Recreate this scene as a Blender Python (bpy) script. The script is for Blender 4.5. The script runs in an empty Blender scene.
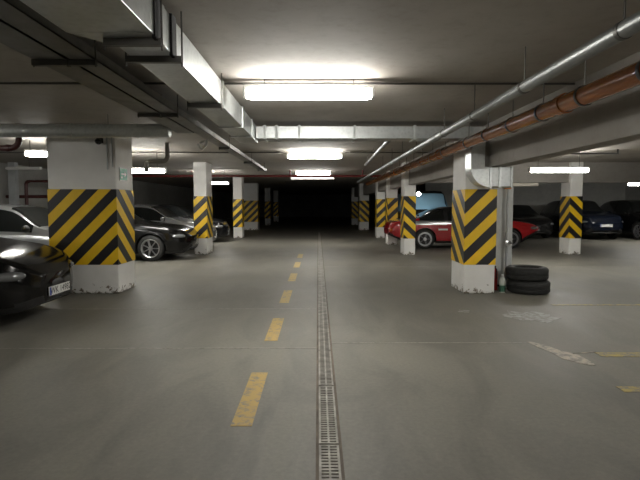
import bpy, bmesh, math, random
from mathutils import Vector, Matrix
random.seed(4)
PI = math.pi
S = bpy.context.scene
COL = S.collection

# ------------------------------------------------------------------ materials
def new_mat(name):
    m = bpy.data.materials.new(name); m.use_nodes = True
    nt = m.node_tree; b = nt.nodes['Principled BSDF']
    return m, nt, b

def plain(name, col, rough=.5, metal=0., coat=0., spec=.5, var=0., scale=6.):
    m, nt, b = new_mat(name)
    b.inputs['Base Color'].default_value = (*col, 1)
    b.inputs['Roughness'].default_value = rough
    b.inputs['Metallic'].default_value = metal
    b.inputs['Specular IOR Level'].default_value = spec
    if coat:
        b.inputs['Coat Weight'].default_value = coat; b.inputs['Coat Roughness'].default_value = .04
    if var:
        tc = nt.nodes.new('ShaderNodeTexCoord'); n = nt.nodes.new('ShaderNodeTexNoise')
        n.inputs['Scale'].default_value = scale; n.inputs['Detail'].default_value = 6
        nt.links.new(tc.outputs['Object'], n.inputs['Vector'])
        r = nt.nodes.new('ShaderNodeValToRGB')
        r.color_ramp.elements[0].position = .3; r.color_ramp.elements[1].position = .7
        r.color_ramp.elements[0].color = (*[c * (1 - var) for c in col], 1)
        r.color_ramp.elements[1].color = (*[min(1, c * (1 + var)) for c in col], 1)
        nt.links.new(n.outputs['Fac'], r.inputs['Fac'])
        nt.links.new(r.outputs['Color'], b.inputs['Base Color'])
    return m

def emit(name, col, strength):
    m = bpy.data.materials.new(name); m.use_nodes = True
    nt = m.node_tree; nt.nodes.clear()
    e = nt.nodes.new('ShaderNodeEmission'); o = nt.nodes.new('ShaderNodeOutputMaterial')
    e.inputs['Color'].default_value = (*col, 1); e.inputs['Strength'].default_value = strength
    nt.links.new(e.outputs[0], o.inputs[0])
    return m

def noise(nt, vec, scale, detail=5, rough=.55, dist=0.):
    n = nt.nodes.new('ShaderNodeTexNoise')
    n.inputs['Scale'].default_value = scale; n.inputs['Detail'].default_value = detail
    n.inputs['Roughness'].default_value = rough; n.inputs['Distortion'].default_value = dist
    nt.links.new(vec, n.inputs['Vector']); return n.outputs['Fac']

def ramp(nt, fac, stops):
    r = nt.nodes.new('ShaderNodeValToRGB'); cr = r.color_ramp
    while len(cr.elements) < len(stops): cr.elements.new(.5)
    for e, (p, c) in zip(cr.elements, stops):
        e.position = p; e.color = (*c, 1) if len(c) == 3 else c
    nt.links.new(fac, r.inputs['Fac']); return r.outputs['Color']

def mix(nt, fac, a, b, mode='MIX'):
    n = nt.nodes.new('ShaderNodeMix'); n.data_type = 'RGBA'; n.blend_type = mode
    for s, v in ((0, fac), (6, a), (7, b)):
        if isinstance(v, (int, float)): n.inputs[s].default_value = v
        elif isinstance(v, tuple): n.inputs[s].default_value = (*v, 1)
        else: nt.links.new(v, n.inputs[s])
    return n.outputs[2]

def mapped(nt, sc=(1, 1, 1)):
    tc = nt.nodes.new('ShaderNodeTexCoord'); mp = nt.nodes.new('ShaderNodeMapping')
    mp.inputs['Scale'].default_value = sc
    nt.links.new(tc.outputs['Object'], mp.inputs['Vector']); return mp.outputs['Vector']

def bump(nt, b, fac, strength, dist=.01):
    n = nt.nodes.new('ShaderNodeBump'); n.inputs['Strength'].default_value = strength
    n.inputs['Distance'].default_value = dist
    nt.links.new(fac, n.inputs['Height']); nt.links.new(n.outputs['Normal'], b.inputs['Normal'])

def floor_mat():
    m, nt, b = new_mat('worn_concrete_floor')
    v = mapped(nt)
    big = noise(nt, v, .45, 4, .5, .6)
    c1 = ramp(nt, big, [(.3, (.172, .163, .137)), (.7, (.218, .207, .176))])
    st = noise(nt, mapped(nt, (1.4, .5, 1)), 1.3, 6, .6, 1.0)
    stc = ramp(nt, st, [(.36, (.74, .735, .73)), (.55, (1, 1, 1)), (.8, (1.1, 1.09, 1.06))])
    c2 = mix(nt, 1., c1, stc, 'MULTIPLY')
    fine = noise(nt, v, 30, 8, .7)
    fc = ramp(nt, fine, [(.3, (.86, .86, .86)), (.7, (1.1, 1.1, 1.1))])
    c3 = mix(nt, 1., c2, fc, 'MULTIPLY')
    sp = noise(nt, v, 3.1, 7, .7, .3)
    spc = ramp(nt, sp, [(.70, (0, 0, 0)), (.78, (.5, .5, .5))])
    c4 = mix(nt, spc, c3, (.26, .25, .23))
    nt.links.new(c4, b.inputs['Base Color'])
    rr = ramp(nt, st, [(.3, (.50,) * 3), (.7, (.66,) * 3)])
    nt.links.new(rr, b.inputs['Roughness'])
    b.inputs['Specular IOR Level'].default_value = .45
    bump(nt, b, fine, .12, .004)
    return m

def painted(name, c0, c1, grime, gscale=1.2, rough=.8):
    m, nt, b = new_mat(name)
    v = mapped(nt)
    a = ramp(nt, noise(nt, v, gscale, 6, .6, .4), [(.35, c0), (.65, c1)])
    f = noise(nt, v, 9, 8, .65)
    fc = ramp(nt, f, [(.25, grime), (.5, (1, 1, 1))])
    nt.links.new(mix(nt, 1., a, fc, 'MULTIPLY'), b.inputs['Base Color'])
    b.inputs['Roughness'].default_value = rough
    bump(nt, b, f, .1, .004)
    return m

def pillar_mat():
    m, nt, b = new_mat('white_pillar_paint')
    v = mapped(nt)
    a = ramp(nt, noise(nt, v, 2.2, 6, .6), [(.3, (.74, .73, .70)), (.7, (.84, .83, .80))])
    sep = nt.nodes.new('ShaderNodeSeparateXYZ'); nt.links.new(v, sep.inputs[0])
    # chipped, muddy foot: patches of bare concrete, denser close to the ground
    pn = noise(nt, v, 11, 6, .7, .5)
    mr = nt.nodes.new('ShaderNodeMapRange'); nt.links.new(sep.outputs['Z'], mr.inputs['Value'])
    mr.inputs['From Min'].default_value = 0; mr.inputs['From Max'].default_value = .28
    mr.inputs['To Min'].default_value = .09; mr.inputs['To Max'].default_value = -.20
    ad = nt.nodes.new('ShaderNodeMath'); ad.operation = 'ADD'
    nt.links.new(pn, ad.inputs[0]); nt.links.new(mr.outputs[0], ad.inputs[1])
    pc = ramp(nt, ad.outputs[0], [(.56, (0, 0, 0)), (.60, (1, 1, 1))])
    nt.links.new(mix(nt, pc, a, (.17, .14, .10)), b.inputs['Base Color'])
    b.inputs['Roughness'].default_value = .7
    return m

def stripe_mat():
    m, nt, b = new_mat('yellow_black_hazard_stripes')
    uv = nt.nodes.new('ShaderNodeUVMap'); uv.uv_map = 'stripe'
    sep = nt.nodes.new('ShaderNodeSeparateXYZ'); nt.links.new(uv.outputs[0], sep.inputs[0])
    d = nt.nodes.new('ShaderNodeMath'); d.operation = 'DIVIDE'; d.inputs[1].default_value = .405
    nt.links.new(sep.outputs['X'], d.inputs[0])
    f = nt.nodes.new('ShaderNodeMath'); f.operation = 'FRACT'; nt.links.new(d.outputs[0], f.inputs[0])
    g = nt.nodes.new('ShaderNodeMath'); g.operation = 'GREATER_THAN'; g.inputs[1].default_value = .5
    nt.links.new(f.outputs[0], g.inputs[0])
    v = mapped(nt)
    yl = ramp(nt, noise(nt, v, 5, 5), [(.3, (.80, .50, .010)), (.7, (.90, .58, .016))])
    nt.links.new(mix(nt, g.outputs[0], (.013, .012, .014), yl), b.inputs['Base Color'])
    b.inputs['Roughness'].default_value = .45
    return m

def worn_paint(name, col, cover=.5):
    m, nt, b = new_mat(name)
    v = mapped(nt)
    f = noise(nt, v, 14, 7, .7, .3)
    pc = ramp(nt, f, [(cover - .08, (0, 0, 0)), (cover + .06, (1, 1, 1))])
    nt.links.new(mix(nt, pc, (.197, .187, .159), col), b.inputs['Base Color'])
    b.inputs['Roughness'].default_value = .6
    return m

def galv(name, tone=.52, rough=.38):
    m, nt, b = new_mat(name)
    v = mapped(nt)
    vo = nt.nodes.new('ShaderNodeTexVoronoi'); vo.inputs['Scale'].default_value = 22
    nt.links.new(v, vo.inputs['Vector'])
    c = ramp(nt, noise(nt, v, 3, 5), [(.3, (tone * .8, tone * .84, tone * .83)), (.7, (tone, tone * 1.03, tone * 1.02))])
    sp = ramp(nt, vo.outputs['Distance'], [(.0, (.9, .9, .9)), (.6, (1.05, 1.05, 1.05))])
    nt.links.new(mix(nt, 1., c, sp, 'MULTIPLY'), b.inputs['Base Color'])
    b.inputs['Metallic'].default_value = .55
    b.inputs['Roughness'].default_value = rough
    return m

M = {}
M['floor'] = floor_mat()
M['ceiling'] = painted('painted_concrete_ceiling', (.365, .335, .292), (.42, .392, .35), (.86, .85, .83))
M['beam'] = painted('painted_concrete_beam', (.27, .25, .225), (.315, .295, .265), (.88, .87, .86))
M['wall'] = painted('dim_painted_wall', (.42, .42, .40), (.50, .50, .47), (.85, .85, .84))
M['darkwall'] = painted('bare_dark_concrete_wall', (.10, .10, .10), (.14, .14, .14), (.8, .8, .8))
M['pillar'] = pillar_mat()
M['stripe'] = stripe_mat()
M['dash'] = worn_paint('worn_yellow_lane_paint', (.46, .31, .085), .44)
M['line'] = worn_paint('faded_yellow_bay_paint', (.42, .32, .09), .52)
M['patch_pink'] = worn_paint('pale_paint_spill', (.50, .43, .35), .50)
M['patch_white'] = worn_paint('white_paint_spill', (.36, .355, .34), .53)
M['joint'] = worn_paint('pale_joint_filler', (.32, .305, .265), .47)
M['galv'] = galv('galvanised_sheet', .62, .36)
M['galvdark'] = galv('dull_galvanised_sheet', .74, .34)
M['galvpipe'] = galv('grey_zinc_pipe', .27, .42)
M['tray'] = plain('dark_cable_tray_steel', (.20, .195, .18), .5, .6, var=.2)
M['black'] = plain('black_rubber_gasket', (.004, .004, .004), .8)
M['steel'] = plain('dark_hanger_steel', (.13, .125, .115), .5, .7)
M['orange'] = plain('orange_brown_plastic_pipe', (.37, .125, .035), .22, var=.12, scale=3, coat=.3)
M['maroon'] = plain('dark_red_pipe_enamel', (.075, .018, .015), .4, var=.15)
M['red_pipe'] = plain('red_sprinkler_enamel', (.20, .022, .02), .4, var=.15)
M['postgrey'] = plain('grey_enamel', (.48, .50, .51), .45, var=.08)
M['panelgrey'] = plain('pale_grey_enamel', (.58, .60, .59), .5, var=.06)
M['white'] = plain('white_enamel', (.72, .72, .70), .45)
M['cream'] = plain('cream_enamel', (.70, .66, .56), .45)
M['orange_joint'] = plain('orange_joint_plastic', (.62, .22, .03), .45)
M['lens'] = emit('lit_fluorescent_tube', (1, .98, .92), 17)
M['grate'] = plain('galvanised_grate_dusty', (.27, .255, .225), .6, .25, var=.35, scale=9)
M['channel'] = plain('drain_channel_dirt', (.10, .09, .075), .9)
M['rust'] = plain('rusty_drain_edge', (.12, .095, .07), .8, var=.3)
M['tyre'] = plain('black_tyre_rubber', (.018, .018, .017), .75, var=.25, scale=20)
M['chrome'] = plain('chrome', (.75, .75, .76), .12, 1.)
M['alloy'] = plain('silver_alloy', (.45, .45, .46), .3, .9)
M['darkalloy'] = plain('dark_alloy', (.13, .13, .135), .3, .85)
M['glass'] = plain('tinted_car_glass', (.012, .014, .014), .05, 0, spec=.7)
M['blueglass'] = plain('blue_tinted_glass', (.30, .55, .75), .2, 0, spec=.6)
M['trim'] = plain('black_plastic_trim', (.012, .012, .012), .5)
M['lamp_glass'] = plain('clear_headlamp_glass', (.30, .31, .32), .12, .5)
M['amber'] = plain('amber_lamp_plastic', (.60, .12, .03), .2, coat=.5)
M['redlamp'] = plain('red_lamp_plastic', (.35, .012, .01), .2, coat=.5)
M['plate'] = plain('white_plate_sheet', (.72, .72, .70), .35)
M['plateblue'] = plain('blue_plate_strip', (.02, .06, .35), .35)
M['ink'] = plain('black_plate_ink', (.015, .015, .015), .5)
M['paint_black'] = plain('black_car_paint', (.006, .006, .006), .13, .0, spec=.42)
M['paint_silver'] = plain('silver_car_paint', (.42, .43, .43), .28, .65, coat=1)
M['paint_red'] = plain('red_car_paint', (.36, .012, .016), .25, 0, coat=1)
M['paint_navy'] = plain('dark_blue_car_paint', (.006, .009, .018), .2, .0, spec=.35)
M['paint_dark'] = plain('dark_grey_car_paint', (.012, .012, .013), .18, .0, spec=.4)
M['paint_grey'] = plain('grey_car_paint', (.42, .43, .44), .25, .5, coat=.6)
M['green'] = plain('green_sign_film', (.02, .30, .16), .4)
M['ext_red'] = plain('fire_extinguisher_red', (.50, .02, .02), .3, coat=.5)
M['bottle'] = plain('cloudy_plastic_bottle', (.50, .52, .47), .35)
M['bottle_green'] = plain('dark_green_bottle_label', (.03, .10, .06), .4)

# ------------------------------------------------------------------ mesh helpers
class MB:
    def __init__(s): s.bm = bmesh.new()
    def box(s, x0, x1, y0, y1, z0, z1, bev=0.):
        vs = [s.bm.verts.new((x, y, z)) for z in (z0, z1) for y in (y0, y1) for x in (x0, x1)]
        fs = [(0, 2, 3, 1), (4, 5, 7, 6), (0, 1, 5, 4), (2, 6, 7, 3), (0, 4, 6, 2), (1, 3, 7, 5)]
        new = [s.bm.faces.new([vs[i] for i in f]) for f in fs]
        if bev:
            es = list({e for f in new for e in f.edges})
            bmesh.ops.bevel(s.bm, geom=es, offset=bev, segments=2, profile=.5, affect='EDGES')
        return s
    def rings(s, rings, cap0=True, cap1=True, closed=True):
        vr = [[s.bm.verts.new(p) for p in r] for r in rings]
        n = len(vr[0])
        for a, b in zip(vr, vr[1:]):
            for i in range(n if closed else n - 1):
                j = (i + 1) % n
                s.bm.faces.new((a[i], a[j], b[j], b[i]))
        if cap0: s.bm.faces.new(list(reversed(vr[0])))
        if cap1: s.bm.faces.new(vr[-1])
        return s
    def tube(s, pts, r, n=16, caps=True):
        pts = [Vector(p) for p in pts]; rings = []
        up = None
        for i, p in enumerate(pts):
            t = ((pts[i + 1] - p) if i == 0 else (p - pts[i - 1]) if i == len(pts) - 1
                 else ((pts[i + 1] - p).normalized() + (p - pts[i - 1]).normalized())).normalized()
            if up is None:
                up = Vector((0, 0, 1)) if abs(t.z) < .9 else Vector((0, 1, 0))
            a = t.cross(up).normalized(); b = a.cross(t).normalized(); up = b
            rr = r[i] if isinstance(r, (list, tuple)) else r
            rings.append([p + a * (rr * math.cos(2 * PI * k / n)) + b * (rr * math.sin(2 * PI * k / n)) for k in range(n)])
        return s.rings(rings, caps, caps)
    def bar(s, p, q, w, h):
        """square bar from p to q"""
        p, q = Vector(p), Vector(q); t = (q - p).normalized()
        up = Vector((0, 0, 1)) if abs(t.z) < .9 else Vector((0, 1, 0))
        a = t.cross(up).normalized() * (w / 2); b = a.cross(t).normalized() * (h / 2)
        return s.rings([[c + a + b, c - a + b, c - a - b, c + a - b] for c in (p, q)])
    def lathe(s, prof, axis='z', c=(0, 0, 0), n=32, caps=True):
        R = []
        for (r, h) in prof:
            ring = []
            for k in range(n):
                u, v = r * math.cos(2 * PI * k / n), r * math.sin(2 * PI * k / n)
                p = (u, v, h) if axis == 'z' else (u, h, v) if axis == 'y' else (h, u, v)
                ring.append(Vector(p) + Vector(c))
            R.append(ring)
        return s.rings(R, caps, caps)
    def blob(s, c, rad, seg=20, rng=12, rot=None):
        mt = Matrix.Translation(c) @ (rot.to_4x4() if rot else Matrix()) @ Matrix.Diagonal((*rad, 1))
        bmesh.ops.create_uvsphere(s.bm, u_segments=seg, v_segments=rng, radius=1, matrix=mt); return s
    def prism(s, poly, d0, d1, plane='xz'):
        """outline extruded through d0..d1 on the remaining axis"""
        def P(u, v, d): return (u, d, v) if plane == 'xz' else (d, u, v) if plane == 'yz' else (u, v, d)
        return s.rings([[P(u, v, d) for u, v in poly] for d in (d0, d1)])
    def build(s, name, mat, parent=None, smooth=None, loc=None):
        bmesh.ops.recalc_face_normals(s.bm, faces=s.bm.faces)
        me = bpy.data.meshes.new(name); s.bm.to_mesh(me); s.bm.free()
        me.materials.append(mat)
        if smooth is not None:
            for p in me.polygons: p.use_smooth = True
            me.set_sharp_from_angle(angle=math.radians(smooth))
        o = bpy.data.objects.new(name, me); COL.objects.link(o)
        if parent: o.parent = parent
        if loc: o.location = loc
        return o

def tag(o, label, cat, group=None, kind='thing'):
    o['label'] = label; o['category'] = cat
    if group: o['group'] = group
    if kind: o['kind'] = kind
    return o
def empty(name, loc, rz=0.):
    o = bpy.data.objects.new(name, None); COL.objects.link(o)
    o.empty_display_size = .2; o.location = loc; o.rotation_euler = (0, 0, rz); return o
def thing(name, label, cat, loc=(0, 0, 0), rz=0., group=None):
    return tag(empty(name, loc, rz), label, cat, group)
def struct(o): o['kind'] = 'structure'; return o
def copy_tree(o, parent=None):
    c = o.copy(); COL.objects.link(c); c.parent = parent
    for ch in list(o.children): copy_tree(ch, c)
    return c
def arc(c, r, a0, a1, n, u, v):
    c, u, v = Vector(c), Vector(u), Vector(v)
    return [c + u * (r * math.cos(a0 + (a1 - a0) * k / n)) + v * (r * math.sin(a0 + (a1 - a0) * k / n)) for k in range(n + 1)]

# ------------------------------------------------------------------ the setting
XL, XR, Y0, Y1, ZC = -9.4, 16., -7., 62., 2.70
fl = struct(MB().box(XL, XR, Y0, Y1, -.12, 0).build('floor', M['floor']))
struct(MB().box(XL, XR, Y0, Y1, ZC, ZC + .15).build('ceiling', M['ceiling']))
struct(MB().box(XL - .2, XL, Y0, Y1, -.12, ZC + .15).build('wall_left', M['wall']))
struct(MB().box(XR, XR + .2, Y0, Y1, -.12, ZC + .15).build('wall_right', M['wall']))
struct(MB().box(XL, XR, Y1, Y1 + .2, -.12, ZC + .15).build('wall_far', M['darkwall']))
struct(MB().box(XL, XR, Y0 - .2, Y0, -.12, ZC + .15).build('wall_near', M['wall']))
struct(MB().box(5.6, XR, 26.6, 26.8, 0, ZC).build('wall_right_bay_end', M['wall']))

# floor paint and joints (parts of the floor)
for (y0, y1) in ((3.26, 4.33), (5.37, 6.46), (7.50, 8.60), (9.66, 10.75), (11.8, 12.9), (13.95, 15.05)):
    MB().box(-.575, -.435, y0, y1, 0, .003).build('lane_dash', M['dash'], fl)
def poly_patch(name, pts, mat, z=.003):
    MB().prism(pts, 0, z, 'xy').build(name, mat, fl)
poly_patch('bay_line', [(2.72, 4.78), (5.6, 4.78), (5.6, 4.92), (2.72, 4.92)], M['line'])
poly_patch('bay_line', [(2.38, 3.86), (5.2, 3.86), (5.2, 3.98), (2.38, 3.98)], M['line'])
poly_patch('bay_line', [(3.4, 7.28), (7.6, 7.28), (7.6, 7.36), (3.4, 7.36)], M['line'])
def ragged(cx, cy, rx, ry, n=18):
    return [(cx + rx * math.cos(2 * PI * k / n) * random.uniform(.55, 1.1), cy + ry * math.sin(2 * PI * k / n) * random.uniform(.55, 1.1)) for k in range(n)]
def slanted(x0, y0, x1, y1, w, n=9):
    a, b = [], []
    for k in range(n + 1):
        f = k / n; e = w * (math.sin(PI * (.1 + .8 * f))) * random.uniform(.5, 1.1)
        a.append((x0 + (x1 - x0) * f + e, y0 + (y1 - y0) * f + e * .6)); b.append((x0 + (x1 - x0) * f - e, y0 + (y1 - y0) * f - e * .6))
    return a + b[::-1]
poly_patch('paint_spill', slanted(2.24, 5.32, 2.50, 4.52, .11), M['patch_pink'])
poly_patch('paint_spill', slanted(2.50, 4.90, 2.74, 4.94, .03), M['patch_pink'], .004)
poly_patch('paint_spill', ragged(2.78, 6.55, .34, .42), M['patch_white'])
poly_patch('paint_spill', ragged(2.00, 6.90, .10, .10), M['patch_white'])
for y, x0, x1 in ((5.08, -6, .0), (5.28, .14, 2.2), (11.9, .14, 14), (7.05, -6, 0)):
    MB().box(x0, x1, y, y + .018, 0, .002).build('floor_joint', M['joint'], fl)

# drain channel across the lane
dr = thing('drain_channel', 'long narrow slotted metal drain running down the middle of the lane', 'drain', (.065, 2.0, 0))
MB().box(-.075, .075, -4, 25.0, 0, .0025).build('channel_bed', M['channel'], dr)
for sx in (-1, 1):
    MB().box(min(sx * .062, sx * .078), max(sx * .062, sx * .078), -4, 25.0, .0005, .007).build('edge_rail', M['rust'], dr)
y = -1.0
for k in range(26):
    L = .98
    g = MB()
    for sx in (-1, 1): g.box(min(sx * .046, sx * .060), max(sx * .046, sx * .060), y, y + L, .002, .008)
    nb = 28 if k < 8 else 16
    for i in range(nb + 1):
        yy = y + (L - .016) * i / nb
        g.box(-.048, .048, yy, yy + (.017 if k < 8 else .04), .002, .008)
    g.box(-.006, .006, y, y + L, .002, .0085)
    g.build('grate', M['grate'], dr)
    y += 1.0

# ------------------------------------------------------------------ pillars
def hazard_band(x0, x1, y0, y1, z0, z1, xc, mode, phase, parent):
    """sheet wrapped round the four faces; stripes meet in a chevron at the corner xc"""
    e = .006
    X0, X1, Ya, Yb = x0 - e, x1 + e, y0 - e, y1 + e
    bm = bmesh.new(); uvl = bm.loops.layers.uv.new('stripe')
    sg = 1 if mode == '^' else -1
    def quad(p, q, dp, dq):
        vs = [bm.verts.new((*p, z0)), bm.verts.new((*q, z0)), bm.verts.new((*q, z1)), bm.verts.new((*p, z1))]
        f = bm.faces.new(vs)
        for lp, d, z in zip(f.loops, (dp, dq, dq, dp), (z0, z0, z1, z1)):
            lp[uvl].uv = (z + sg * d + phase + 4.05, z)
    far_x = x1 if xc == x0 else x0
    W, D = x1 - x0, y1 - y0
    inner_left = xc == x0
    quad((X0, Ya), (X1, Ya), 0 if inner_left else W, W if inner_left else 0)
    quad((X1, Ya), (X1, Yb), W if inner_left else 0, (W - D) if inner_left else D * .8)
    quad((X0, Yb), (X0, Ya), D * .8 if inner_left else W - D, 0 if inner_left else W)
    quad((X1, Yb), (X0, Yb), 0 if inner_left else W, W if inner_left else 0)
    # thin rims top and bottom so the sheet has thickness
    for z in (z0, z1):
        for a, b in (((X0, Ya), (X1, y0)), ((X0, y1), (X1, Yb)), ((X0, Ya), (x0, Yb)), ((x1, Ya), (X1, Yb))):
            f = bm.faces.new([bm.verts.new((u, v, z)) for u, v in ((a[0], a[1]), (b[0], a[1]), (b[0], b[1]), (a[0], b[1]))])
            for lp in f.loops: lp[uvl].uv = (4.05 + .3, z)
    me = bpy.data.meshes.new('hazard_band'); bm.to_mesh(me); bm.free(); me.materials.append(M['stripe'])
    o = bpy.data.objects.new('hazard_band', me); COL.objects.link(o); o.parent = parent
    return o

def pillar(label, x0, x1, y0, y1, inner, mode, zt=ZC, phase=0., bev=.02, group='concrete pillars along the lane'):
    cx, cy = (x0 + x1) / 2, (y0 + y1) / 2
    t = thing('concrete_pillar', label, 'pillar', (cx, cy, 0), group=group)
    MB().box(x0 - cx, x1 - cx, y0 - cy, y1 - cy, 0, zt, bev).build('shaft', M['pillar'], t)
    hazard_band(x0 - cx, x1 - cx, y0 - cy, y1 - cy, 0.475, 1.705, (x0 if inner == 'l' else x1) - cx, mode, phase, t)
    return t

ph_up = -.555 + .211      # black starts where the photo's corner shows it
pL1 = pillar('widest white pillar, striped band and green sign, behind the black car with the white plate', -4.37, -3.265, 8.30, 9.06, 'r', '^', phase=-.775 + .405)
pillar('square white striped pillar beside the nose of the glossy black car with spoked wheels', -3.63, -3.25, 14.95, 15.72, 'r', '^', phase=-.75)
pillar('slim white striped pillar on the left, third along and just before a wide dim one', -3.72, -3.33, 22.4, 23.0, 'r', '^', phase=-.70)
pillar('wide dim striped pillar far down the left side behind a slim one', -4.45, -3.49, 29.6, 30.3, 'r', '^', phase=-.70)
pillar('very dim narrow pillar on the left deep in the dark lane', -3.85, -3.45, 37.0, 37.7, 'r', '^', phase=-.70)
pillar('faintest narrow pillar on the left at the dark end of the lane', -3.85, -3.45, 44.2, 44.9, 'r', '^', phase=-.70)
pillar('white striped pillar with duct elbow at its top and tyres beside its foot', 2.385, 2.895, 8.28, 9.06, 'l', 'V', phase=-.895)
pillar('white striped pillar standing in front of the rear wheel of the red car', 2.50, 2.83, 14.8, 15.4, 'l', '^', phase=-.80)
pillar('white striped pillar just behind the tail of the red car', 2.55, 2.90, 18.62, 19.2, 'l', 'V', phase=-.85)
pillar('slim white striped pillar on the right, left of the one behind the red tail', 2.58, 2.94, 22.4, 23.0, 'l', 'V', phase=-.85)
pillar('dim striped pillar on the right at the edge of the dark', 2.40, 2.95, 29.6, 30.3, 'l', '^', phase=-.80)
pillar('barely visible pillar on the right beyond the last striped one', 2.45, 2.9, 37.0, 37.7, 'l', '^', phase=-.80)
pillar('white striped pillar standing alone on the far right under the long lamp', 7.36, 7.72, 14.9, 15.5, 'l', '^', phase=-.66, group='concrete pillars among the right bays')

# beams on the right
ys = [(-6.9, 8.28), (9.06, 14.8), (15.4, 18.62), (19.2, 22.4), (23.0, 29.6), (30.3, 37.0)]
for a, b in ys:
    struct(MB().box(2.62, 2.86, a, b, 2.03, ZC).build('beam', M['beam']))
for a, b in ((2.92, 7.36), (7.72, XR)):
    struct(MB().box(a, b, 15.02, 15.42, 2.11, ZC).build('beam', M['beam']))

# ------------------------------------------------------------------ lamps
def make_lamp(name, label, loc, L=1.24, rod=None, group=None, diam=.042):
    t = thing(name, label, 'lamp', loc, group=group)
    zt = ZC - loc[2]
    MB().box(-L / 2 - .03, L / 2 + .03, -.055, .055, .035, .075, .008).build('housing', M['white'], t)
    d = MB()
    n = 14
    rings = []
    for x, s in ((-L / 2, .6), (-L / 2 + .03, 1), (L / 2 - .03, 1), (L / 2, .6)):
        rings.append([(x, .075 * s * math.cos(2 * PI * k / n), diam * s * math.sin(2 * PI * k / n) - .012) for k in range(n)])
    d.rings(rings).build('diffuser', M['lens'], t, 50)
    for s in (-1, 1):
        MB().box(min(s * L / 2, s * (L / 2 + .035)), max(s * L / 2, s * (L / 2 + .035)), -.06, .06, -.05, .05, .01).build('end_cap', M['white'], t)
        if zt > .09:
            MB().tube([(s * L * .36, 0, .074), (s * L * .36, 0, zt)], .006, 8).build('hanger_rod', M['steel'], t)
    return t
G1 = 'fluorescent lamps over the lane'
make_lamp('ceiling_lamp', 'largest lit fluorescent lamp, overhead in the middle of the lane', (-.09, 5.2, 2.56), group=G1)
make_lamp('ceiling_lamp', 'lit fluorescent lamp over the lane just beyond the crosswise duct', (-.08, 12.0, 2.585), group=G1)
make_lamp('ceiling_lamp', 'smallest lit lane lamp, just above the long white trunking', (-.17, 19.0, 2.62), group=G1)
make_lamp('ceiling_lamp', 'unseen fluorescent lamp added over the lane behind the camera to light the foreground', (-.09, -1.8, 2.56), group=G1)  # unseen lamp, added to brighten the near floor and ceiling
G2 = 'fluorescent lamps hung low over the parking bays'
make_lamp('bay_lamp', 'lit lamp hanging in front of the lone far right striped pillar', (5.63, 12.0, 2.265), 1.34, group=G2)
make_lamp('bay_lamp', 'lit lamp at the right edge of the photo beyond the beam', (12.15, 19.0, 2.225), 1.3, group=G2)
make_lamp('bay_lamp', 'lit lamp right of the widest pillar, above the black car', (-4.22, 12.0, 2.25), 1.3, group=G2)
make_lamp('bay_lamp', 'short lit lamp under the dark red elbow left of the widest pillar', (-5.42, 10.0, 2.44), .44, group=G2)
make_lamp('bay_lamp', 'small lit lamp between the two slim left pillars, far back', (-3.95, 19.2, 2.26), 1.2, group=G2, diam=.025)
make_lamp('bay_lamp', 'unseen lamp added over the right bays to raise the light level', (5.5, 5.2, 2.27), 1.34, group=G2)  # unseen, added to brighten the right floor and the cabinet
make_lamp('bay_lamp', 'unseen lamp added over the left bays to raise the light level', (-7.2, 5.2, 2.27), 1.34, group=G2)  # added out of view to lift the light on the left

make_lamp('bay_lamp', 'unseen lamp added over the right bays behind the camera as fill light', (5.5, -1.8, 2.27), 1.34, group=G2)  # extra unseen lamp, added as fill for the right side
pl_ = thing('bright_spot', 'small round bright spot glowing just over the roof of the red coupe', 'lamp', (3.86, 19.6, 1.87))  # bright spot built as a glowing globe; cap and cord added to hang it
MB().blob((0, 0, 0), (.085, .085, .07)).build('globe', M['lens'], pl_, 60)
MB().lathe([(.03, .05), (.06, .06), (.02, .12)], 'z', (0, 0, 0), 16).build('shade_cap', M['white'], pl_, 40)
MB().tube([(0, 0, .1), (0, 0, ZC - 1.87)], .008, 8).build('cord', M['steel'], pl_)
# conduits along each lamp row
for y, xa, xb, lb in ((5.29, XL, 15.9, 'thin grey conduit crossing the ceiling above the nearest lamp'),
                      (12.15, -9.2, 2.6, 'thin grey conduit crossing the ceiling at the second lamp, with a round box')):
    c = tag(MB().tube([(xa, y, 2.683), (xb, y, 2.683)], .011, 8).build('conduit', M['steel'], None, 40), lb, 'conduit')
    if y > 6:
        MB().lathe([(.05, 0), (.055, .03), (.05, .05)], 'y', (.12, y - .05, 2.645), 16).build('junction_box', M['white'], c, 40)
lc = thing('conduit', 'dark bent conduit dropping from the orange pipe and turning right on the ceiling', 'conduit')
MB().tube([(3.02, 6.2, 2.704), (3.02, 6.2, 2.12)] + arc((3.07, 6.2, 2.12), .05, PI, 1.5 * PI, 5, (1, 0, 0), (0, 0, 1)) + [(3.62, 6.2, 2.07), (3.62, 6.2, 2.12)], .012, 8).build('bent_run', M['steel'], lc, 40)

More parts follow.
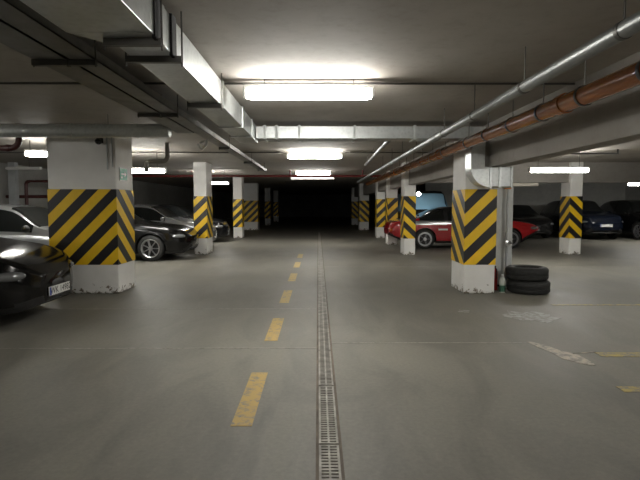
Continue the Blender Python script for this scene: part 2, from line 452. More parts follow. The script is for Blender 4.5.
# ------------------------------------------------------------------ ducts
du = thing('air_duct', 'big rectangular galvanised duct running along the ceiling toward the camera', 'duct', (-1.0, 4, 0))
def rect_duct(x0, x1, y0, y1, z0, z1, name, parent, mat='galv', seams=()):
    o = MB().box(x0, x1, y0, y1, z0, z1, .004).build(name, M[mat], parent)
    for s in seams:
        MB().box(x0 - .012, x1 + .012, s - .025, s + .025, z0 - .012, min(ZC - .002, z1 + .012)).build('seam_flange', M[mat], o)
    return o
ox, oy = 1.0, -4.0
rect_duct(-1.42 + ox, -.935 + ox, -4 + oy, 2.95 + oy, 2.42, 2.655, 'wide_section', du, seams=(1.0 + oy,))
MB().rings([[(-1.42 + ox, 2.95 + oy, 2.42), (-.935 + ox, 2.95 + oy, 2.42), (-.935 + ox, 2.95 + oy, 2.655), (-1.42 + ox, 2.95 + oy, 2.655)],
            [(-1.225 + ox, 3.2 + oy, 2.42), (-.935 + ox, 3.2 + oy, 2.42), (-.935 + ox, 3.2 + oy, 2.655), (-1.225 + ox, 3.2 + oy, 2.655)]]).build('reducer', M['galv'], du)
rect_duct(-1.225 + ox, -.94 + ox, 3.2 + oy, 8.08 + oy, 2.42, 2.655, 'narrow_section', du, seams=(5.12 + oy, 6.45 + oy, 7.35 + oy))
for yy in (3.03, 3.37):
    MB().box(-.945 + ox, -.925 + ox, yy - .05 + oy, yy + .05 + oy, 2.40, 2.66).build('gasket_strip', M['black'], du)
for yy, xa, xb in ((3.05, -1.245, -.91), (3.40, -1.25, -.885), (4.95, -1.245, -.915)):
    h = MB().box(xa + ox, xb + ox, yy - .02 + oy, yy + .02 + oy, 2.375, 2.415)
    h.build('hanger_strut', M['steel'], du)
    MB().tube([(xb + .0 + ox, yy + oy, 2.35), (xb + ox, yy + oy, ZC)], .006, 8).build('hanger_rod', M['steel'], du)
    MB().tube([(xa + ox, yy + oy, 2.35), (xa + ox, yy + oy, ZC)], .006, 8).build('hanger_rod', M['steel'], du)

cd = thing('air_duct', 'galvanised duct crossing the lane and dropping to an elbow by the right pillar', 'duct', (.8, 7.9, 0))
o = rect_duct(-.93 - .8, 2.31 - .8, -.18, .18, 2.445, 2.625, 'cross_section', cd, seams=[])
for xs in (-.80, -.62, -.28, .55, 1.45):
    MB().box(xs - .8 - .018, xs - .8 + .018, -.195, .19, 2.43, 2.64).build('seam_flange', M['panelgrey'], o)
# drop and bend (outline swept through the depth)
outer = [(2.31, 2.625), (2.31, 2.02)] + [(2.31 + .30 - .30 * math.cos(a), 2.02 - .30 * math.sin(a)) for a in [PI / 2 * k / 8 for k in range(1, 9)]]
inner = [(2.61, 2.02), (2.52, 2.03), (2.52, 2.625)]
MB().prism([(x - .8, z) for x, z in outer + inner], -.15, .15).build('drop_elbow', M['galvdark'], cd, 30)
for a, b in ((2.61, 2.755), (2.755, 2.925)):
    sct = MB().box(a - .8, b - .8, -.15, .15, 1.73, 2.02, .004).build('outlet_section', M['galv'], cd)
    MB().box(a - .8 - .016, a - .8 + .016, -.17, .17, 1.71, 2.028).build('seam_flange', M['galvdark'], sct)
MB().box(2.915 - .8, 2.945 - .8, -.165, .165, 1.715, 2.027).build('seam_flange', M['galv'], cd)

rd = thing('round_duct', 'round spiral galvanised duct crossing in front of the widest pillar', 'duct', (-5.5, 7.15, 2.475))
MB().tube([(-3.85, 0, 0), (3.45, 0, 0)], .093, 28).build('duct_body', M['galvdark'], rd, 50)
for xx in (-3.2, -1.3, .55, 1.0, 2.1, 3.0):
    MB().tube([(xx - .02, 0, 0), (xx + .02, 0, 0)], .100, 28).build('joint_ring', M['galvdark'], rd, 40)
for xx in (-2.6, .4, 2.6):
    MB().tube([(xx, 0, .09), (xx, 0, ZC - 2.475)], .006, 8).build('hanger_rod', M['steel'], rd)

# cable trays on the left
def tray(label, x0, x1, y0, y1, z, hang):
    cx = (x0 + x1) / 2
    t = thing('cable_tray', label, 'cable tray', (cx, y0, z))
    w = (x1 - x0) / 2; L = y1 - y0
    b = MB(); b.box(-w, w, 0, L, 0, .008); b.box(-w, -w + .006, 0, L, 0, .075); b.box(w - .006, w, 0, L, 0, .075)
    b.build('trough', M['tray'], t)
    for k in range(3):
        MB().tube([(-w * .5 + k * w * .45, 0.02, .03), (-w * .5 + k * w * .45 + .02, L * .4, .026), (-w * .5 + k * w * .45, L - .02, .03)], .018, 8).build('cable', M['black'], t)
    for yy in hang:
        MB().box(-w - .008, w + .008, yy - y0 - .02, yy - y0 + .02, -.042, -.002).build('hanger_strut', M['steel'], t)
        for s in (-1, 1):
            MB().tube([(s * (w + .002), yy - y0, -.05), (s * (w + .002), yy - y0, ZC - z)], .006, 8).build('hanger_rod', M['steel'], t)
    return t
tray('dark cable tray nearest the left edge, hung beside a second tray', -2.04, -1.80, -2, 7.5, 2.49, (1.6, 3.75, 5.9))
tray('long dark cable tray between the duct and the outer tray, running far back', -1.78, -1.60, -2, 16.0, 2.49, (1.6, 3.75, 5.9, 9.3, 12.4, 15.3))
wb = thing('junction_box', 'small white open box hanging under the dark trays above the lane', 'box', (-1.93, 8.6, 2.44))
b = MB(); b.bar((-.07, 0, .02), (-.01, 0, -.07), .03, .03); b.bar((-.01, 0, -.07), (.07, 0, .01), .03, .03); b.bar((.07, 0, .01), (.07, 0, .09), .03, .03); b.bar((-.02, 0, .04), (.03, 0, .08), .03, .03)
b.build('box_frame', M['white'], wb)
MB().tube([(.07, 0, .08), (.07, 0, ZC - 2.44)], .006, 8).build('hanger_rod', M['steel'], wb)

# ------------------------------------------------------------------ pipes on the right
def long_pipe(name, label, x0, y0, z0, x1, y1, z1, r, mat, clamps, rodmat='steel'):
    t = thing(name, label, 'pipe', (x0, y0, z0))
    d = Vector((x1 - x0, y1 - y0, z1 - z0))
    MB().tube([(0, 0, 0), tuple(d)], r, 24).build('pipe_run', M[mat], t, 50)
    for yy, joint in clamps:
        f = (yy - y0) / (y1 - y0); p = d * f; u = d.normalized()
        ww = .05 if joint else .016
        c = MB().tube([p - u * ww, p + u * ww], r * (1.14 if joint else 1.1), 24).build('pipe_socket' if joint else 'clamp', M[mat] if joint else M['steel'], t, 50)
        if not joint:
            MB().tube([(p.x, p.y, p.z + r), (p.x, p.y, ZC - z0)], .006, 8).build('hanger_rod', M['steel'], c)
    return t
long_pipe('grey_pipe', 'grey metal pipe running along the right of the ceiling above the orange one', 1.64, -3, 2.385, 1.64, 21, 2.385, .047, 'galvpipe',
          [(1.5, 0), (2.8, 0), (4.12, 0), (5.42, 0), (6.7, 0), (8.6, 0), (10.0, 0), (11.4, 0), (13, 0), (2.2, 1), (7.1, 1), (12.2, 1)])
long_pipe('orange_pipe', 'thick orange brown plastic pipe under the ceiling along the right beam', 2.22, -3, 2.34, 2.03, 21, 2.325, .078, 'orange',
          [(2.6, 0), (3.4, 0), (4.2, 0), (4.95, 0), (5.7, 0), (6.5, 0), (7.3, 0), (8.6, 0), (9.5, 0), (10.4, 0), (11.3, 0), (12.2, 0), (13.2, 0), (14.4, 0), (15.6, 0), (4.55, 1), (9.0, 1), (13.7, 1)])
sp = long_pipe('short_grey_pipe', 'short thin grey pipe beyond the crosswise duct, left of the long grey pipe', 1.15, 8.3, 2.50, 1.25, 13.4, 2.50, .036, 'galvpipe', [(9.2, 0), (11.2, 0), (12.8, 0)])

# red sprinkler main
rp = thing('sprinkler_pipe', 'thin red pipe crossing the ceiling far down the lane', 'pipe', (-1, 18.4, 2.485))
MB().tube([(-6.5, 0, 0), (3.3, 0, 0)], .038, 14).build('pipe_run', M['red_pipe'], rp, 50)
for xx in (0, 2.6):
    MB().tube([(xx, 0, .03), (xx, 0, ZC - 2.485)], .03, 12).build('riser', M['red_pipe'], rp, 50)
tr = tag(MB().box(-1.06, .63, 20.0, 20.15, 2.45, 2.53, .005).build('trunking', M['white']), 'long white trunking just below the farthest lane lamp', 'trunking')
for xx in (-.8, .4):
    MB().tube([(xx, 20.07, 2.53), (xx, 20.07, ZC)], .008, 8).build('hanger_rod', M['steel'], tr)

# maroon pipes and posts on the left
mp = thing('maroon_pipe', 'dark red pipe with an upward elbow left of the widest pillar', 'pipe', (-4.63, 8.0, 2.33))
MB().tube([(-4.4, 0, 0), (-.13, 0, 0)] + arc((-.13, 0, .13), .13, -PI / 2, 0, 7, (1, 0, 0), (0, 0, 1)) + [(0, 0, ZC + .004 - 2.33)], .046, 16).build('pipe_run', M['maroon'], mp, 50)
for xx in (-.16, -.6):
    MB().tube([(xx - .03, 0, 0), (xx + .03, 0, 0)], .055, 16).build('coupling', M['maroon'], mp, 50)
ep = thing('dark_elbow_pipe', 'dark bent pipe coming down from the ceiling above the black car', 'pipe', (-3.04, 10.4, 2.33))
MB().tube([(0, 0, ZC + .004 - 2.33), (0, 0, .1)] + arc((-.1, 0, .1), .1, 0, -PI / 2, 6, (1, 0, 0), (0, 0, 1)) + [(-.35, 0, 0)] + arc((-.35, 0, -.08), .08, PI / 2, PI, 5, (1, 0, 0), (0, 0, 1)) + [(-.43, 0, -.22)], .045, 14).build('pipe_run', M['tray'], ep, 50)
mf = thing('maroon_pipe', 'dark red pipe frame near the left wall beside a grey post', 'pipe', (-8.75, 15.4, 0))
MB().tube([(2.1, 0, 2.16), (.1, 0, 2.16)] + arc((.1, 0, 2.06), .1, PI / 2, PI, 5, (1, 0, 0), (0, 0, 1)) + [(0, 0, 0)], .05, 14).build('pipe_run', M['maroon'], mf, 50)
MB().tube([(-.6, .0, 1.70), (2.1, 0, 1.70)], .05, 14).build('lower_rail', M['maroon'], mf, 50)
tag(MB().box(-9.1, -8.9, 15.1, 15.28, 0, ZC).build('grey_post', M['postgrey']), 'grey steel post near the left wall beside the dark red pipe frame', 'post')
wt = tag(MB().box(-8.2, -7.3, 13.5, 13.62, 2.38, 2.45, .005).build('trunking', M['white']), 'short white trunking beside the grey post near the left wall', 'trunking')
MB().tube([(-7.6, 13.56, 2.45), (-7.6, 13.56, ZC)], .008, 8).build('hanger_rod', M['steel'], wt)

# on the widest pillar
sg = thing('exit_sign', 'small green and white sign on the side of the widest pillar', 'sign', (-3.2645, 8.60, 1.95))
MB().box(0, .012, -.17, .17, -.10, .12).build('backing', M['white'], sg)
MB().box(.012, .016, -.155, .155, -.085, .105).build('green_panel', M['green'], sg)
a = MB(); a.box(.016, .018, -.11, .03, .0, .025); a.prism([(.03, -.035), (.11, .012), (.03, .06)], .016, .018, 'yz'); a.box(.016, .018, -.12, -.06, -.06, -.03)
a.build('arrow', M['white'], sg)
cm = thing('dome_camera', 'small black dome camera high on the face of the widest pillar', 'camera', (-3.50, 8.30, 2.47))
MB().box(-.05, .05, -.03, 0, -.03, .05).build('bracket', M['trim'], cm)
MB().blob((0, -.07, -.01), (.055, .06, .05)).build('dome', M['glass'], cm, 60)
cv = thing('cable_run', 'two thin grey conduits running down the top of the widest pillar', 'conduit', (-3.37, 8.30, 0))
for xx, zb in ((-.02, 2.02), (.06, 2.06)):
    MB().tube([(xx, -.014, zb), (xx, -.014, ZC)], .011, 8).build('conduit', M['postgrey'], cv, 40)

# ------------------------------------------------------------------ by the right pillar
def tyre_mesh(R=.335, W=.215, hole=.20):
    prof = []
    h = W / 2
    pts = [(hole, -h * .82), (hole + .02, -h * .92), (R - .09, -h), (R - .035, -h * .95), (R - .012, -h * .80), (R, -h * .62),
           (R + .001, -h * .2), (R - .008, -h * .16), (R - .008, -h * .1), (R + .001, -h * .06),
           (R + .001, h * .06), (R - .008, h * .1), (R - .008, h * .16), (R + .001, h * .2),
           (R, h * .62), (R - .012, h * .80), (R - .035, h * .95), (R - .09, h), (hole + .02, h * .92), (hole, h * .82), (hole - .005, 0)]
    return pts
def loose_tyre(label, loc, tilt=0.):
    b = MB(); b.lathe([(r, z) for r, z in tyre_mesh()] + [(.20, -.215 / 2 * .82)], 'z', (0, 0, .1085), 44, caps=False)
    bmesh.ops.remove_doubles(b.bm, verts=b.bm.verts, dist=.0005)
    o = b.build('tyre', M['tyre'], None, 35, loc)
    o.rotation_euler = (tilt, 0, 0)
    return tag(o, label, 'tyre', 'tyres stacked by the right pillar')
loose_tyre('lower black tyre lying flat on the floor beside the right striped pillar', (3.50, 8.40, 0))
loose_tyre('upper black tyre stacked on another beside the right striped pillar', (3.475, 8.42, .2175))

cb = thing('metal_cabinet', 'tall narrow grey metal cabinet standing behind the stacked tyres', 'cabinet', (3.18, 9.1, 0))
MB().box(-.22, .26, -.11, .14, .04, 1.76, .008).build('body', M['panelgrey'], cb)
d = MB().box(-.205, .245, -.125, -.111, .06, 1.74, .004).build('door', M['panelgrey'], cb)
MB().box(.12, .15, -.145, -.126, .85, .98, .004).build('handle', M['chrome'], d)
MB().box(-.20, .24, -.10, .13, 0, .045).build('plinth', M['trim'], cb)
pa = thing('pole_with_arm', 'thin grey pole with orange joint and pale level arm beside the cabinet', 'pole', (3.305, 8.90, 0))
MB().lathe([(.06, 0), (.06, .012), (.022, .02)], 'z', (0, 0, 0), 20).build('foot', M['postgrey'], pa, 40)
MB().tube([(0, 0, .01), (0, 0, 1.73)], .019, 12).build('pole', M['postgrey'], pa, 40)
MB().box(-.06, .05, -.03, .03, 1.725, 1.775, .008).build('joint', M['orange_joint'], pa)
MB().box(-.06, .52, -.025, .025, 1.776, 1.835, .006).build('arm', M['cream'], pa)
MB().lathe([(.02, -.045), (.055, -.04), (.06, -.02), (.03, -.012)], 'y', (.02, 0, .78), 20).build('knob', M['chrome'], pa, 40)

fx = thing('fire_extinguisher', 'red fire extinguisher tucked against the right side of the tyre pillar', 'fire extinguisher', (3.015, 8.66, 0))
MB().lathe([(.05, 0), (.058, .01), (.058, .30), (.05, .345), (.022, .37), (.02, .39)], 'z', (0, 0, 0), 24).build('cylinder', M['ext_red'], fx, 40)
MB().box(-.018, .018, -.05, .04, .39, .415, .004).build('valve_handle', M['trim'], fx)
MB().tube([(.0, -.03, .39), (.02, -.068, .36), (.01, -.072, .2)], .009, 10).build('hose', M['trim'], fx, 40)
bt = thing('plastic_bottle', 'cloudy plastic bottle with a dark green lower half in front of the tyres', 'bottle', (3.065, 8.40, 0))
MB().lathe([(.044, 0), (.048, .01), (.048, .20), (.03, .25), (.016, .265), (.016, .285)], 'z', (0, 0, 0), 24).build('body', M['bottle'], bt, 40)
MB().lathe([(.0495, .015), (.0495, .12)], 'z', (0, 0, 0), 24).build('label_band', M['bottle_green'], bt, 40)
MB().lathe([(.019, .283), (.019, .305)], 'z', (0, 0, 0), 16).build('cap', M['white'], bt, 40)

# ------------------------------------------------------------------ cars
def pchip(pts):
    xs = [p[0] for p in pts]; ysv = [p[1] for p in pts]; n = len(xs)
    h = [xs[i + 1] - xs[i] for i in range(n - 1)]; dl = [(ysv[i + 1] - ysv[i]) / h[i] for i in range(n - 1)]
    m = [dl[0]] + [0 if dl[i - 1] * dl[i] <= 0 else 2 * dl[i - 1] * dl[i] / (dl[i - 1] + dl[i]) for i in range(1, n - 1)] + [dl[-1]]
    def f(x):
        x = max(xs[0], min(xs[-1], x))
        i = max(k for k in range(n - 1) if xs[k] <= x + 1e-12)
        t = (x - xs[i]) / h[i]
        return ((2 * t ** 3 - 3 * t * t + 1) * ysv[i] + (t ** 3 - 2 * t * t + t) * h[i] * m[i] + (-2 * t ** 3 + 3 * t * t) * ysv[i + 1] + (t ** 3 - t * t) * h[i] * m[i + 1])
    return f

STYLES = {
 'sedan': dict(L=4.72, W=1.84, front=.80, rear=.225, R=.335,
   top=[(0, .80), (.015, .96), (.04, 1.04), (.15, 1.08), (.19, 1.11), (.32, 1.41), (.44, 1.47), (.525, 1.44), (.655, 1.04), (.71, .985), (.88, .89), (.96, .80), (1, .64)],
   belt=[(0, .74), (.06, .93), (.3, .97), (.66, .94), (.78, .90), (.92, .78), (1, .56)],
   bot=[(0, .42), (.04, .27), (.1, .19), (.9, .19), (.965, .21), (1, .36)],
   hw=[(0, .62), (.02, .76), (.08, .87), (.28, .92), (.72, .92), (.88, .89), (.95, .80), (.98, .64), (1, .42)],
   side=(.19, .62), bp=(.41,), ws=(.53, .655), rw=(.18, .32)),
 'hatch': dict(L=4.25, W=1.76, front=.79, rear=.19, R=.315,
   top=[(0, .88), (.02, 1.02), (.06, 1.14), (.15, 1.36), (.30, 1.46), (.45, 1.47), (.54, 1.42), (.69, 1.04), (.74, .99), (.88, .89), (.955, .78), (1, .60)],
   belt=[(0, .80), (.08, .98), (.3, .97), (.66, .93), (.78, .88), (.92, .76), (1, .50)],
   bot=[(0, .42), (.04, .27), (.1, .18), (.9, .18), (.96, .19), (1, .26)],
   hw=[(0, .60), (.02, .74), (.08, .84), (.28, .88), (.72, .88), (.87, .86), (.94, .77), (.975, .62), (1, .36)],
   side=(.10, .655), bp=(.40,), ws=(.54, .685), rw=(.03, .15)),
 'suv': dict(L=4.65, W=1.88, front=.80, rear=.2, R=.36,
   top=[(0, .98), (.015, 1.12), (.05, 1.28), (.12, 1.55), (.28, 1.66), (.45, 1.68), (.56, 1.62), (.69, 1.18), (.74, 1.13), (.9, 1.04), (.965, .94), (1, .72)],
   belt=[(0, .90), (.08, 1.08), (.3, 1.08), (.66, 1.05), (.78, 1.02), (.92, .90), (1, .62)],
   bot=[(0, .46), (.04, .32), (.1, .24), (.9, .24), (.96, .26), (1, .40)],
   hw=[(0, .64), (.02, .80), (.08, .90), (.28, .94), (.72, .94), (.88, .91), (.95, .84), (.985, .72), (1, .60)],
   side=(.09, .655), bp=(.40,), ws=(.56, .69), rw=(.03, .12)),
 'van': dict(L=4.9, W=1.92, front=.83, rear=.2, R=.335,
   top=[(0, 1.5), (.01, 1.9), (.03, 2.02), (.12, 2.07), (.5, 2.08), (.74, 2.04), (.80, 1.92), (.905, 1.28), (.93, 1.19), (.975, 1.05), (1, .80)],
   belt=[(0, 1.1), (.08, 1.18), (.3, 1.18), (.80, 1.16), (.9, 1.10), (.96, .95), (1, .66)],
   bot=[(0, .42), (.04, .30), (.1, .22), (.9, .22), (.96, .24), (1, .40)],
   hw=[(0, .80), (.02, .90), (.08, .95), (.28, .96), (.8, .96), (.9, .93), (.96, .86), (.985, .78), (1, .66)],
   side=(.06, .86), bp=(.32, .56), ws=(.80, .905), rw=(0, .01)),
 'coupe': dict(L=5.12, W=1.74, front=.785, rear=.228, R=.325,
   top=[(0, .70), (.015, .86), (.06, .93), (.14, .99), (.20, 1.06), (.33, 1.34), (.42, 1.40), (.52, 1.36), (.63, 1.02), (.68, .98), (.84, .92), (.94, .82), (1, .68)],
   belt=[(0, .60), (.05, .84), (.2, .93), (.6, .91), (.75, .89), (.9, .80), (1, .62)],
   bot=[(0, .46), (.05, .34), (.13, .20), (.845, .19), (.90, .34), (1, .58)],
   hw=[(0, .60), (.02, .70), (.08, .80), (.26, .87), (.5, .84), (.78, .86), (.9, .78), (.97, .66), (1, .50)],
   side=(.19, .60), bp=(.36,), ws=(.52, .63), rw=(.20, .34)),
}

def car(name, label, style, paint, loc, rz, rim='alloy', spokes=7, glass='glass', shell=None, plate=None, group=None, tail='redlamp', silver_trim=False, marker=False, roof_black=False, ring=False):
    P = STYLES[style]; L, R = P['L'], P['R']
    t = thing(name, label, 'car', loc, rz, group)
    top, belt, bot, hw = (pchip(P[k]) for k in ('top', 'belt', 'bot', 'hw'))
    N = 96
    ss = [.5 - .5 * math.cos(PI * k / N) for k in range(N + 1)]
    ss = sorted(set([round(.55 * s + .45 * k / N, 5) for k, s in enumerate(ss)]))
    sub = 4
    Hmax = max(p[1] for p in P['top'])
    def section(s):
        zt, zb, w = top(s), bot(s), hw(s)
        zbelt = min(belt(s), zt - .03)
        g = max(0., min(1., (zt - zbelt - .06) / (.36)))
        wr = w * (.93 * (1 - g) + .70 * g)      # roof edge half width
        zr = zt - (.02 + .05 * g)
        zm = zb + (zbelt - zb) * .52
        key = [(w * .90, zb), (w * .955, zb + .07), (w, zm), (w * .985, zbelt - .06), (w * .955, zbelt), (wr + .02 * g, zr - .02 * g), (wr * .90, zt - .012 * (.4 + g)), (wr * .5, zt - .002), (0, zt)]
        pts = [(0, zb), (w * .5, zb)]
        for (a, b) in zip(key, key[1:]):
            for k in range(sub):
                f = k / sub; pts.append((a[0] + (b[0] - a[0]) * f, a[1] + (b[1] - a[1]) * f))
        pts.append(key[-1])
        return pts
    bm = bmesh.new(); rows = []
    for s in ss:
        half = section(s); x = (s - .5) * L
        full = [(y, z) for y, z in half] + [(-y, z) for y, z in reversed(half[1:-1])]
        rows.append([bm.verts.new((x, y, z)) for y, z in full])
    n = len(rows[0]); nh = len(section(.5))
    r_belt = 2 + 4 * sub; r_roof = 2 + 5 * sub; r_ctr = nh - 1
    for i in range(len(rows) - 1):
        s = (ss[i] + ss[i + 1]) / 2; zt = top(s); h = zt - belt(s)
        for j in range(n):
            f = bm.faces.new((rows[i][j], rows[i][(j + 1) % n], rows[i + 1][(j + 1) % n], rows[i + 1][j]))
            jj = j if j < nh - 1 else n - 1 - j
            mi = 0
            if r_belt <= jj < r_roof and P['side'][0] < s < P['side'][1] and h > .10 and not any(abs(s - b) < .012 for b in P['bp']): mi = 1
            if r_roof + sub - 2 <= jj < r_ctr and (P['ws'][0] < s < P['ws'][1] or P['rw'][0] < s < P['rw'][1]): mi = 2
            if roof_black and mi == 0 and jj >= r_belt and h > .10 and .19 < s < .64: mi = 3
            if silver_trim and mi == 0 and r_belt - 5 <= jj < r_belt and .08 < s < .70: mi = 4
            if bot(s) + .09 > (rows[i][j].co.z + rows[i][(j + 1) % n].co.z) / 2: mi = 3
            f.material_index = mi
    bm.faces.new(rows[0]).material_index = 0
    bm.faces.new(list(reversed(rows[-1]))).material_index = 0
    bmesh.ops.recalc_face_normals(bm, faces=bm.faces)
    me = bpy.data.meshes.new('shell'); bm.to_mesh(me); bm.free()
    names = [paint, glass, glass, 'trim', 'chrome']
    for k in names: me.materials.append(M[k])
    o = bpy.data.objects.new('shell', me); COL.objects.link(o)
    # wheel wells
    cut = MB(); W = max(p[1] for p in P['hw'])
    xw = [(P['front'] - .5) * L, (P['rear'] - .5) * L]
    for x in xw:
        for sy in (-1, 1):
            a, b = sorted((sy * (W - .27), sy * (W + .2)))
            cut.lathe([(R + .055, a), (R + .055, b)], 'y', (x, 0, R), 40)
    co = cut.build('cutter', M['trim'])
    bo = o.modifiers.new('b', 'BOOLEAN'); bo.operation = 'DIFFERENCE'; bo.object = co; bo.solver = 'EXACT'
    dg = bpy.context.evaluated_depsgraph_get(); dg.update()
    em = bpy.data.meshes.new_from_object(o.evaluated_get(dg))
    bpy.data.objects.remove(o); bpy.data.objects.remove(co)
    # split into parts by material slot
    def extract(idx, pname, mat, offset=0., pred=None):
        b = bmesh.new(); b.from_mesh(em)
        rm = [f for f in b.faces if f.material_index not in idx or (pred and not pred(f))]
        bmesh.ops.delete(b, geom=rm, context='FACES')
        if not b.faces: b.free(); return None
        m2 = bpy.data.meshes.new(pname); b.to_mesh(m2); b.free()
        mids = [idx.index(p.material_index) if len(mat) > 1 else 0 for p in m2.polygons]
        m2.materials.clear()
        for mm in mat: m2.materials.append(mm)
        m2.polygons.foreach_set('material_index', mids)
        for p in m2.polygons:
            p.use_smooth = True
        m2.set_sharp_from_angle(angle=math.radians(32))
        ob = bpy.data.objects.new(pname, m2); COL.objects.link(ob); ob.parent = t
        return ob
    slot = {i: m for i, m in enumerate(em.materials)}
    extract([0, 3], 'body', [M[paint], M['trim']])
    for sd in (-1, 1):
        extract([1], 'side_window', [M[glass]], pred=lambda f, sd=sd: f.calc_center_median().y * sd > 0)
    extract([2], 'windscreen', [M[glass]], pred=lambda f: f.calc_center_median().x > 0)
    extract([2], 'rear_window', [M[glass]], pred=lambda f: f.calc_center_median().x <= 0)
    if silver_trim: extract([4], 'belt_trim', [M['paint_silver']])
    # wheels
    prof = tyre_mesh(R, .21, R * .72)
    wb_ = MB(); wb_.lathe(prof + [prof[0]], 'y', (0, 0, 0), 40, caps=False)
    bmesh.ops.remove_doubles(wb_.bm, verts=wb_.bm.verts, dist=.0004)
    first = None
    for x in xw:
        for sy in (-1, 1):
            if first is None:
                w = wb_.build('wheel', M['tyre'], t, 35)
                rb = MB(); ri = R * .725
                rb.lathe([(ri, -.09), (ri + .004, -.094), (ri - .012, -.098), (ri - .03, -.085), (ri - .035, -.02)], 'y', (0, 0, 0), 36, caps=False)
                rb.lathe([(.055, -.05), (.06, -.088), (.03, -.095)], 'y', (0, 0, 0), 20)
                for k in range(spokes):
                    a = 2 * PI * k / spokes
                    p0 = (.045 * math.cos(a), -.078, .045 * math.sin(a)); p1 = ((ri - .02) * math.cos(a), -.082, (ri - .02) * math.sin(a))
                    rb.bar(p0, p1, .05 if spokes < 9 else .03, .02)
                rim_o = rb.build('rim', M[rim], w, 35)
                if ring:
                    MB().lathe([(ri + .004, -.094), (ri + .002, -.102), (ri - .05, -.104), (ri - .055, -.09)], 'y', (0, 0, 0), 36, caps=False).build('trim_ring', M['alloy'], w, 35)
                    MB().lathe([(.06, -.085), (.055, -.112), (.02, -.118)], 'y', (0, 0, 0), 20).build('hub_cap', M['alloy'], w, 35)
                MB().lathe([(ri - .03, -.02), (ri - .03, .0)], 'y', (0, 0, 0), 30).build('brake_drum', M['trim'], w)
                first = w
                ww = w
            else:
                ww = first.copy(); COL.objects.link(ww); ww.parent = t
                for ch in list(first.children):
                    c2 = ch.copy(); COL.objects.link(c2); c2.parent = ww
            ww.location = (x, sy * (W - .115), R)
            ww.rotation_euler = (0, 0, 0 if sy < 0 else PI)
    # lamps, grille, mirrors, handles
    s_h = .945
    zh = bot(s_h) + (belt(s_h) - bot(s_h)) * .84
    for sy in (-1, 1):
        MB().blob(((s_h - .5) * L, sy * hw(s_h) * .885, zh), (.19, .10, .065), rot=Matrix.Rotation(-sy * .75, 3, 'Z')).build('headlamp', M['lamp_glass'], t, 60)
        zt_ = bot(.02) + (belt(.02) - bot(.02)) * .72
        MB().blob(((.018 - .5) * L, sy * hw(.018) * .86, zt_), (.07, .15, .07), rot=Matrix.Rotation(sy * .35, 3, 'Z')).build('tail_lamp', M[tail], t, 60)
        sm = P['ws'][1] - .035
        mi_ = MB().blob(((sm - .5) * L, sy * (hw(sm) + .07), belt(sm) + .07), (.055, .10, .07)).build('mirror', M[paint] if paint != 'paint_silver' else M['trim'], t, 60)
        MB().bar(((sm - .5) * L, sy * (hw(sm) * .9), belt(sm) + .02), ((sm - .5) * L, sy * (hw(sm) + .04), belt(sm) + .05), .04, .03).build('mirror_stalk', M['trim'], mi_)
        sh = P['bp'][0] + .03
        MB().box((sh - .5) * L - .1, (sh - .5) * L + .06, sy * (hw(sh) * .985) - .018, sy * (hw(sh) * .985) + .018, belt(sh) - .13, belt(sh) - .105, .006).build('door_handle', M[paint], t)
        if marker:
            MB().box((P['rear'] + .085 - .5) * L, (P['rear'] + .145 - .5) * L, sy * hw(.3) - .012, sy * hw(.3) + .008, .62, .67, .004).build('side_marker', M['white'], t)
    xf = L / 2
    zg = bot(1.) + .0
    MB().blob((xf - .04, 0, (zg + top(1.)) / 2 + .03), (.055, hw(1.) * .62, .075)).build('grille', M['trim'], t, 60)
    MB().blob((xf - .08, 0, .30 if style != 'coupe' else .50), (.085, hw(.985) * .80, .05)).build('lower_intake', M['trim'], t, 60)
    if plate:
        zp = plate[1]
        pl = MB().box(xf + .012, xf + .026, -.26, .26, zp - .057, zp + .057, .004).build('licence_plate', M['plate'], t)
        MB().box(xf - .06, xf + .012, -.22, .22, zp - .04, zp + .04).build('plate_holder', M['trim'], pl)
        MB().box(xf + .0262, xf + .0272, -.254, -.215, zp - .05, zp + .05).build('blue_strip', M['plateblue'], pl)
        if not plate[0]: return t
        cu = bpy.data.curves.new('plate_text', 'FONT'); cu.body = plate[0]; cu.size = .115; cu.align_x = 'CENTER'; cu.align_y = 'CENTER'; cu.extrude = .0006
        cu.materials.append(M['ink'])
        fo = bpy.data.objects.new('plate_text', cu); COL.objects.link(fo)
        dg = bpy.context.evaluated_depsgraph_get(); dg.update()
        tm = bpy.data.meshes.new_from_object(fo.evaluated_get(dg)); bpy.data.objects.remove(fo)
        to = bpy.data.objects.new('plate_text', tm); COL.objects.link(to); to.parent = pl
        to.location = (xf + .0272, .02, zp); to.rotation_euler = (PI / 2, 0, PI / 2)
    return t

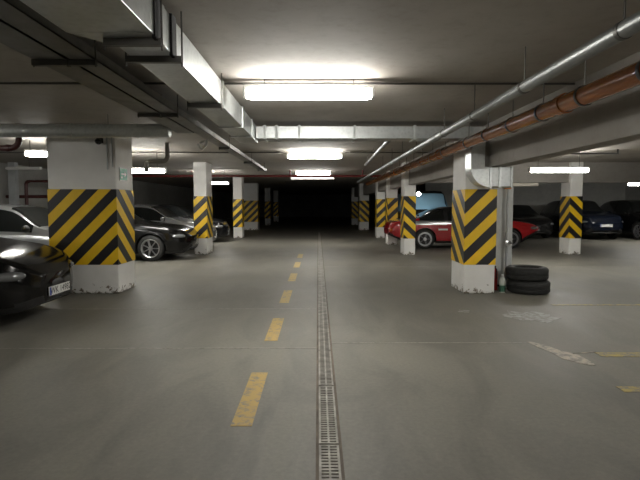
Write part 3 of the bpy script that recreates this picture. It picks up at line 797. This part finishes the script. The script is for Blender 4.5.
def nose(xn, style): return xn - STYLES[style]['L'] / 2
car('black_hatchback', 'black car at the left edge with a white licence plate, before the widest pillar', 'hatch', 'paint_black', (nose(-3.36, 'hatch'), 6.55, 0), 0, plate=('WK 14982', .375))
car('silver_car', 'silver car behind the black one, left of the widest pillar', 'hatch', 'paint_silver', (nose(-3.98, 'hatch'), 10.5, 0), 0)
car('black_sedan', 'glossy black car with grey spoked wheels right of the widest pillar', 'sedan', 'paint_black', (nose(-3.36, 'sedan'), 13.95, 0), 0, rim='alloy', spokes=7)
car('grey_car', 'grey car parked just beyond the glossy black one, second from the widest pillar', 'hatch', 'paint_grey', (nose(-3.5, 'hatch'), 17.3, 0), 0)
car('dark_car', 'barely lit dark car between the second and third left pillars', 'hatch', 'paint_dark', (nose(-3.6, 'hatch'), 20.4, 0), 0)
car('red_coupe', 'red coupe with a black top behind the striped right pillars', 'coupe', 'paint_red', (2.36 + 5.12 / 2, 17.62, 0), 0, rim='darkalloy', spokes=5, ring=True, tail='amber', silver_trim=True, marker=True, roof_black=True)
car('dark_van', 'dark van with bluish windows standing behind the red coupe', 'van', 'paint_black', (4.55, 20.2 + 2.45, 0), -PI / 2, glass='blueglass')
car('dark_blue_car', 'dark blue car facing out, just right of the lone far right pillar', 'suv', 'paint_navy', (11.9, 21.0 + 2.33, 0), -PI / 2, plate=('', .60), group='dark cars against the right back wall')
car('dark_car', 'dark car with faint headlamps just left of the lone far right pillar', 'sedan', 'paint_dark', (9.2, 21.4 + 2.36, 0), -PI / 2, group='dark cars against the right back wall')
car('black_suv', 'black car cut by the right edge beyond the dark blue one', 'suv', 'paint_black', (14.2, 20.2 + 2.33, 0), -PI / 2, group='dark cars against the right back wall')

# ------------------------------------------------------------------ camera and world
cam = bpy.data.cameras.new('camera'); co = bpy.data.objects.new('camera', cam); COL.objects.link(co)
cam.sensor_width = 36; cam.lens = 510 / 640 * 36
co.location = (0, 0, 1.45)
co.rotation_euler = (PI / 2 - math.atan(35 / 510), 0, -math.atan(2 / 510))
S.camera = co
w = bpy.data.worlds.new('world'); S.world = w; w.use_nodes = True
w.node_tree.nodes['Background'].inputs[0].default_value = (.02, .02, .02, 1)
w.node_tree.nodes['Background'].inputs[1].default_value = .2
S.view_settings.view_transform = 'Standard'; S.view_settings.look = 'None'
S.view_settings.gamma = 1; S.view_settings.use_curve_mapping = False
S.view_settings.exposure = 2.4
